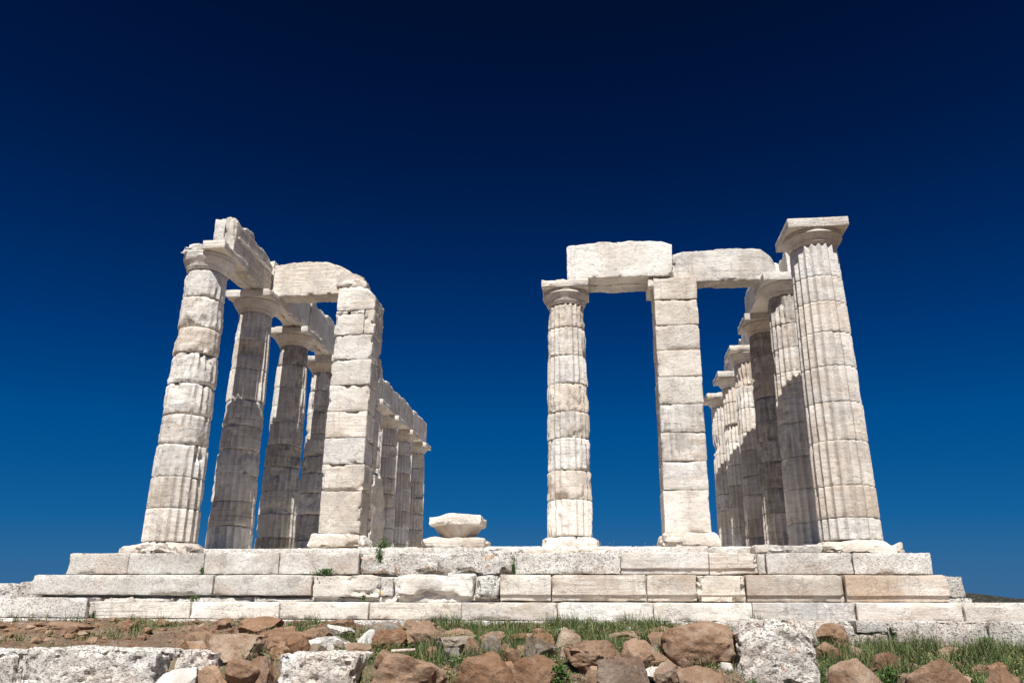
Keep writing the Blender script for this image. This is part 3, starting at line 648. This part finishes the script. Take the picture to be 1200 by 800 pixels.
# brown rocks, by place
BR = [
 ('brown lump under the gap right of the squat limestone block', -2.24, -5.86, -2.2, .46, .68, dict(pale=.2)),
 ('thin flat brown slab sticking out of the soil under the left steps', -5.85, -3.0, -1.33, .72, .19, dict(d=.4, boxy=.7, pale=.1)),
 ('wide flat brown rock with pale top right of the squat limestone block', -2.28, -5.35, -1.66, .72, .44, dict(pale=.75, boxy=.5)),
 ('brown lump wedged against the left of the squared white block', -1.95, -5.75, -1.85, .48, .40, dict()),
 ('rounded brown rock above and left of the squared white block', -1.92, -4.75, -1.5, .62, .31, dict()),
 ('dark brown rock under the fourth long block of the lowest step', -2.79, -3.5, -1.38, .66, .33, dict()),
 ('brown rock at the bottom edge left of the squared white block', -1.76, -5.72, -2.0, .34, .58, dict()),
 ('pointed dark brown rock amid the grass above the cracked brown boulder', -.70, -4.55, -1.48, .46, .30, dict(cuts=7)),
 ('upright brown rock with rough crest amid the grass near centre', -.28, -4.45, -1.47, .42, .40, dict(pale=.2)),
 ('low greyish brown rock lying flat in grass right of the upright rock', .10, -4.85, -1.5, .52, .26, dict(pale=.4, grey=.6)),
 ('half buried pale brown rock close under the lowest step near centre', -.03, -3.7, -1.39, .44, .21, dict(pale=.35)),
 ('small brown rock with white flecks in the grass above the broad sloping rock', .49, -4.2, -1.44, .32, .24, dict(pale=.3)),
 ('large cracked brown boulder just right of the squared white block', -.27, -5.70, -2.05, 1.02, .665, dict(boxy=.5, sub=5, pale=.25, rough=.11)),
 ('broad sloping brown rock at the bottom centre', .62, -5.78, -2.1, .86, .74, dict(sub=5, cuts=7, boxy=.2)),
 ('tawny rounded rock at the bottom edge right of the broad sloping rock', 1.10, -5.75, -2.05, .54, .665, dict(sub=5)),
 ('small flat brown rock half hidden in grass above the tawny rounded rock', .81, -3.95, -1.41, .30, .18, dict(pale=.5)),
 ('small triangular brown rock in the grass left of the two humped rock', 1.13, -4.6, -1.46, .27, .26, dict(cuts=6)),
 ('brown and white mottled rock in the grass behind the two humped rock', 1.41, -4.4, -1.46, .34, .32, dict(pale=.55, grey=.2)),
 ('two humped brown rock in the grass right of centre', 1.74, -5.50, -1.63, .68, .38, dict(sub=5, rough=.13)),
 ('grey brown rock at the bottom edge below the two humped rock', 2.02, -5.85, -2.0, .56, .61, dict(sub=5, pale=.2, grey=.5)),
 ('low brown rock under the grass at the foot of the lowest step, right of centre', 2.08, -3.9, -1.41, .45, .21, dict(pale=.3)),
 ('small brown rock wedged left under the huge reddish boulder', 2.20, -5.45, -1.6, .30, .26, dict()),
 ('small flat rock tucked below the huge reddish boulder', 2.37, -5.40, -1.58, .32, .22, dict()),
 ('pale fractured rock just below the left end of the huge reddish boulder', 2.47, -5.72, -1.75, .33, .33, dict(pale=.5)),
 ('brown rock leaning behind the left shoulder of the huge reddish boulder', 2.48, -4.7, -1.5, .36, .32, dict(pale=.25)),
 ('huge smooth reddish boulder left of the big upright white block', 2.83, -5.30, -1.56, .80, .50, dict(sub=5, cuts=2, rough=.085, boxy=.2, d=.65)),
 ('flat topped brown rock at the bottom edge below the huge reddish boulder', 2.76, -5.92, -2.0, .52, .54, dict(boxy=.45)),
 ('rounded brown rock against the foundation right of the big upright white block', 5.05, -2.15, -1.5, .46, .40, dict(pale=.2)),
 ('brown rock in the grass just right of the big upright white block', 4.53, -3.8, -1.6, .32, .30, dict()),
 ('white streaked brown rock at bottom edge right of the big upright white block', 4.26, -5.80, -2.0, .54, .61, dict(boxy=.5, pale=.3, sub=5)),
 ('small pinkish rock amid the grass below the small grey foundation block', 5.02, -3.2, -1.58, .26, .22, dict(pale=.4)),
 ('angular brown rock standing in the grass at right', 4.85, -4.85, -1.7, .40, .34, dict(cuts=7)),
 ('wide low brown rock at the bottom right among the grass', 5.02, -5.75, -2.0, .58, .63, dict()),
 ('flat pale brown rock in the grass under the right foundation blocks', 6.12, -3.4, -1.6, .42, .24, dict(pale=.5, boxy=.5)),
 ('low brown rock near the right edge of the foreground', 6.05, -4.65, -1.68, .44, .22, dict()),
 ('brown rock at the bottom right corner half covered by grass', 5.49, -5.9, -2.0, .42, .56, dict()),
]
for i, (lb, x, y, z, w, h, kw) in enumerate(BR): stone(lb, x, y, z, w, h, 700+i*3, **kw)
GR = [
 ('grey white pitted stone under the lowest step, rear of a pale pair', -1.68, -3.45, -1.36, .42, .21),
 ('grey white oblong stone lying above the squared white block', -1.42, -4.62, -1.48, .50, .22),
 ('upright grey white stone right of the pale oblong stone', -1.00, -4.45, -1.46, .24, .28),
 ('small white stone in the grass left of the huge reddish boulder', 2.23, -4.5, -1.46, .16, .16),
 ('small smooth whitish stone resting on the grey brown rock', 2.28, -5.62, -1.62, .20, .13),
 ('small pale stone peeking out behind the big upright white block', 3.62, -3.6, -1.55, .34, .45)]
for i, (lb, x, y, z, w, h) in enumerate(GR): stone(lb, x, y, z, w, h, 820+i*3, mat=LIME, name='stone', cat='stone', boxy=.45, rough=.8 and .1)
o = link('marble_sliver', block_mesh(-.13, .13, 0, .04, 0, .03, 861, res=.03, r=.008, amp=.004, chip=.02), MARBLE); o.location = (-.30, -5.45, -1.385); o.rotation_euler = (0, -.06, .1)
props(tag(o, 'thin pinkish sliver lying on top of the large cracked brown boulder', 'stone sliver'), warm=.7)
rnd = random.Random(77)
for i in range(30):
    x, y = rnd.uniform(-3.3, -.5), rnd.uniform(-5.2, -2.5); w = rnd.uniform(.18, .42)
    gy = i % 3 == 0; cn = 'grey' if gy else 'brown'
    stone(cn+' rubble stone heaped left of centre below the lowest step', x, y, g(x, y)-.05, w, w*rnd.uniform(.5, .75), 1100+i*3, sub=4, rz=rnd.uniform(0, 6), name='rubble_stone', cat='stone', group=cn+' rubble stones left of centre', pale=rnd.choice((0, 0, .2)), grey=gy)
for i in range(16):
    x, y = rnd.uniform(.3, 3.1), rnd.uniform(-5.3, -3.0); w = rnd.uniform(.15, .32)
    gy = i % 3 == 0; cn = 'grey' if gy else 'brown'
    stone(cn+' rubble stone half sunk in the grass right of centre', x, y, g(x, y)-.04, w, w*rnd.uniform(.5, .75), 1300+i*3, sub=4, rz=rnd.uniform(0, 6), name='rubble_stone', cat='stone', group=cn+' rubble stones in the grass right of centre', pale=rnd.choice((0, .2)), grey=gy)
rnd = random.Random(55)
for i in range(44):
    x, y = rnd.uniform(-7.2, -2.6), rnd.uniform(-5.3, -2.2); w = rnd.uniform(.10, .34)
    stone('brown rubble stone lying on the bare soil at left below the steps', x, y, g(x, y)-.05, w, w*rnd.uniform(.4, .7), 1700+i*3, sub=4, rz=rnd.uniform(0, 6), name='rubble_stone', cat='stone', group='brown rubble stones on the bare soil at left', pale=rnd.choice((0, 0, .2)))
for i in range(16):
    x, y = rnd.uniform(-2.5, -1.6), rnd.uniform(-5.6, -3.6); w = rnd.uniform(.2, .4)
    stone('brown rubble stone piled between the squat limestone block and the squared white block', x, y, g(x, y)-.04, w, w*rnd.uniform(.5, .8), 1900+i*3, sub=4, rz=rnd.uniform(0, 6), name='rubble_stone', cat='stone', group='brown rubble stones between the two limestone blocks', pale=rnd.choice((0, 0, .2)))
rnd = random.Random(91)
for i in range(26):
    x, y = rnd.uniform(-.9, 3.0), rnd.uniform(-5.85, -5.0); w = rnd.uniform(.16, .38)
    gy = i % 4 == 0; cn = 'grey' if gy else 'brown'
    stone(cn+' rubble stone packed between the big rocks along the bottom edge', x, y, g(x, y)-.06, w, w*rnd.uniform(.6, .9)+.06, 1500+i*3, sub=4, rz=rnd.uniform(0, 6), name='rubble_stone', cat='stone', group=cn+' rubble stones packed along the bottom edge', pale=rnd.choice((0, 0, .3)), grey=gy)
for i in range(12):
    x, y = rnd.uniform(4.2, 6.4), rnd.uniform(-5.8, -3.2); w = rnd.uniform(.14, .30)
    stone('brown rubble stone in the deep grass at right', x, y, g(x, y)-.05, w, w*rnd.uniform(.6, .8), 1600+i*3, sub=4, rz=rnd.uniform(0, 6), name='rubble_stone', cat='stone', group='brown rubble stones in the grass at right', pale=rnd.choice((0, .3)))
# smaller loose stones nobody could tell apart
rnd = random.Random(5)
for i in range(110):
    x = rnd.uniform(-7.5, 7.5); y = rnd.uniform(-5.6, -2.3); w = rnd.uniform(.07, .20)
    pale = rnd.random() < .3
    stone('small loose pale stone on the slope below the steps' if pale else 'small loose brown stone on the slope below the steps', x, y, g(x, y)-.03, w, w*rnd.uniform(.45, .8), 900+i, sub=3, mat=LIME if pale else BROWN,
          name='small_stone', cat='stone', group='small pale stones on the slope' if pale else 'small brown stones on the slope', rz=rnd.uniform(0, 6), pale=rnd.uniform(0, .5))

# ------------------------------------------------------------------ gravel, grass and weeds
def pebbles():
    V = []; F = []; rnd = random.Random(8)
    bm = bmesh.new(); bmesh.ops.create_icosphere(bm, subdivisions=2, radius=1); bm.verts.ensure_lookup_table()
    bv = [v.co.copy() for v in bm.verts]; bf = [tuple(v.index for v in f.verts) for f in bm.faces]; bm.free()
    for _ in range(2600):
        x = rnd.uniform(-8.3, 8.8); y = -1.9-abs(rnd.gauss(0, 1))*2.0
        if y < -6.4 or (x > .5 and rnd.random() < .5): continue
        s = rnd.uniform(.008, .03) if rnd.random() < .8 else rnd.uniform(.03, .07)
        z = ground_z(x, y); b = len(V); sx, sy, sz = s*rnd.uniform(.7, 1.5), s*rnd.uniform(.7, 1.3), s*rnd.uniform(.4, .9); k = rnd.uniform(0, 99)
        for c in bv:
            q = 1+nz(c, 1.3, k)*.55
            V.append((x+c.x*sx*q, y+c.y*sy*q, z+c.z*sz*q))
        for f in bf: F.append(tuple(b+i for i in f))
    return mesh('gravel', V, F)
tag(link('gravel', pebbles(), BROWN, smooth=False), 'loose gravel scattered over the slope', 'gravel', kind='stuff')

def blade(V, F, x, y, z, h, w, lean, az, rnd):
    b = len(V); ca, sa = math.cos(az), math.sin(az); ta = az+math.pi/2+rnd.uniform(-.5, .5); ct, st = math.cos(ta), math.sin(ta)
    for k, (u, ww) in enumerate(((0, 1), (.55, .8), (1, .08))):
        r = lean*u*u*h; zz = z+h*u*(1-.25*lean*u)
        V.append((x+ca*r-ct*w*ww, y+sa*r-st*w*ww, zz)); V.append((x+ca*r+ct*w*ww, y+sa*r+st*w*ww, zz))
    F.append((b, b+1, b+3, b+2)); F.append((b+2, b+3, b+5, b+4))
def leafv(V, F, p, s, rnd):
    b = len(V); d = Vector((rnd.gauss(0, 1), rnd.gauss(0, 1), rnd.gauss(.3, .8))).normalized(); q = d.orthogonal().normalized()
    p = Vector(p)
    for a in (p, p+d*s*.5+q*s*.28, p+d*s, p+d*s*.5-q*s*.28): V.append(tuple(a))
    F.append((b, b+1, b+2, b+3))
def density(x, y):
    n = fb((x, y, 0), .9, 21, 4)*.5+.5
    base = interp([(-8.5, .12), (-3, .18), (-1.2, .45), (.0, .9), (1.2, 1.0), (3.0, .9), (3.6, .8), (4.4, .95), (8.8, .9)], x)
    return base*sstep(.52-base*.28, .60-base*.28, n)
def grass():
    V = []; F = []; rnd = random.Random(12); cnt = 0
    while cnt < 115000:
        x = rnd.uniform(-8.5, 8.8); y = rnd.uniform(-6.4, -1.85)
        if rnd.random() > density(x, y): 
            cnt += .15; continue
        tall = (1.25 if x > 3.7 else 1.0)*(.55+1.5*sstep(-.1, .45, fb((x, y, 0), 2.6, 41, 3)))
        n = rnd.randint(3, 6)
        for _ in range(n):
            px, py = x+rnd.gauss(0, .025), y+rnd.gauss(0, .025)
            h = rnd.uniform(.04, .145)*tall
            blade(V, F, px, py, g(px, py)-.02, h, rnd.uniform(.0022, .0045), rnd.uniform(.1, .9), rnd.uniform(0, 6.28), rnd)
            cnt += 1
        if rnd.random() < .5:
            for _ in range(5): leafv(V, F, (x+rnd.gauss(0, .03), y+rnd.gauss(0, .03), g(x, y)+rnd.uniform(.0, .07)), rnd.uniform(.015, .035), rnd)
    return mesh('grass', V, F)
tag(link('grass', grass(), GRASS, smooth=False), 'short uneven green grass growing among the rocks', 'grass', kind='stuff')
def sprigs():
    V = []; F = []; rnd = random.Random(14)
    def one(x, y, z, h):
        az = rnd.uniform(0, 6.28); ln = rnd.uniform(.1, .5); blade(V, F, x, y, z, h, .0022, ln, az, rnd)
        tx, ty, tz = x+math.cos(az)*ln*h, y+math.sin(az)*ln*h, z+h*(1-.25*ln)
        for _ in range(4): leafv(V, F, (tx+rnd.gauss(0, .006), ty+rnd.gauss(0, .006), tz-rnd.uniform(0, .03)), rnd.uniform(.012, .022), rnd)
        for _ in range(3): leafv(V, F, (x+(tx-x)*.5, y+(ty-y)*.5, z+h*rnd.uniform(.3, .7)), rnd.uniform(.012, .02), rnd)
    for _ in range(900):
        x = rnd.uniform(-3, 8.5); y = rnd.uniform(-5.6, -1.9)
        if rnd.random() < density(x, y): one(x, y, g(x, y)-.01, rnd.uniform(.10, .22))
    for _ in range(90): one(rnd.uniform(-5.6, -2.2), rnd.uniform(.3, 3.5), .08, rnd.uniform(.10, .26))
    for _ in range(70): one(rnd.uniform(-2.9, -1.8), rnd.uniform(3.0, 6.5), .1, rnd.uniform(.25, .5))
    for _ in range(26): one(rnd.uniform(-1, 4.7), rnd.uniform(1.7, 3.0), .22, rnd.uniform(.06, .2))
    return mesh('wild_sprigs', V, F)
tag(link('wild_sprigs', sprigs(), SPRIG, smooth=False), 'thin dry flowering sprigs standing above the grass and floor', 'wild sprigs', kind='stuff')

def weed(label, x, y, z, w, h, seed, n=160, long=False):
    V = []; F = []; rnd = random.Random(seed)
    for _ in range(n):
        a = rnd.uniform(0, 6.28); r = min(1, abs(rnd.gauss(0, .34)))*w/2
        if long: blade(V, F, r*math.cos(a), r*math.sin(a)*.5, 0, h*rnd.uniform(.5, 1.1), .004, rnd.uniform(.1, .8), a, rnd)
        else:
            hh = h*rnd.random()**.8*(1-(r/(w*.6))**2 if r < w*.5 else .3)
            leafv(V, F, (r*math.cos(a), r*math.sin(a)*.6, max(0, hh)), rnd.uniform(.02, .045), rnd)
            if rnd.random() < .3: blade(V, F, r*math.cos(a)*.4, r*math.sin(a)*.3, 0, max(.03, hh), .003, .4, a, rnd)
    o = link('weed_clump', mesh('weed', V, F), WEED, smooth=False); o.location = (x, y, z); return tag(o, label, 'weed')
weed('dark green weed in the gap beside the broken stones of the top step', -1.93, -.62, -.24, .26, .34, 1, 260)
weed('green bushy weed on the platform floor right of the left square pillar', -2.2, .6, .06, .5, .25, 2, 240)
weed('low mat of weeds in the joint under the fourth top step block', -2.75, -.98, -.42, .75, .09, 3, 320)
weed('little weed at the joint of the second and third top step blocks', -5.04, -.74, -.39, .09, .12, 4, 40)
weed('narrow strip of weeds in the dark joint left of the centre limestone block', .39, -.74, -.39, .08, .30, 5, 90)
weed('small weed on the lowest step under a broken second step stone', -2.0, -1.2, -.84, .2, .09, 6, 60)
weed('small weed under the right end of the left long second step block', -4.9, -1.15, -.85, .45, .07, 7, 120)
weed('tall dark tuft of long grass left of the big upright white block', 3.42, -3.9, -1.56, .55, .50, 8, 420, True)
weed('tuft of grass growing against the lowest step above the big upright white block', 4.05, -1.85, -1.2, .35, .24, 9, 160, True)
weed('thin weed growing in the joint of the right foundation blocks', 5.93, -1.85, -1.45, .14, .34, 10, 80)
weed('spreading weed in front of the rightmost foundation block', 7.0, -2.2, -1.5, .42, .22, 11, 300)
weed('weed hanging at the joint of the lowest step at its left end', -6.4, -1.5, -1.14, .14, .12, 12, 60)
weed('dense green weed under the two humped brown rock', 1.38, -5.72, -1.70, .42, .22, 13, 460)
weed('dense weed in the gap between boulder and big upright block at the bottom', 3.22, -5.9, -1.85, .3, .28, 14, 200)
weed('leafy weed between the rocks below the right angular rock', 5.15, -5.3, -1.72, .5, .26, 15, 560)
weed('leafy weed at the right edge of the foreground', 6.3, -5.2, -1.72, .5, .24, 16, 560)
weed('leafy weed right of the white streaked rock', 4.65, -5.4, -1.74, .5, .26, 17, 420)
def flowers():
    V = []; F = []; rnd = random.Random(31)
    for _ in range(60):
        x = rnd.uniform(.2, 7.5); y = rnd.uniform(-5.7, -3); z = g(x, y)+rnd.uniform(.04, .12)
        for _ in range(4): leafv(V, F, (x, y, z), .012, rnd)
    for _ in range(3):
        for _ in range(8): leafv(V, F, (-1.75+rnd.uniform(-.05, .1), -1.12, -.73+rnd.uniform(0, .06)), .02, rnd)
    return mesh('flowers', V, F)
tag(link('yellow_flowers', flowers(), PETAL, smooth=False), 'tiny yellow flowers dotted through the grass', 'flowers', kind='stuff')
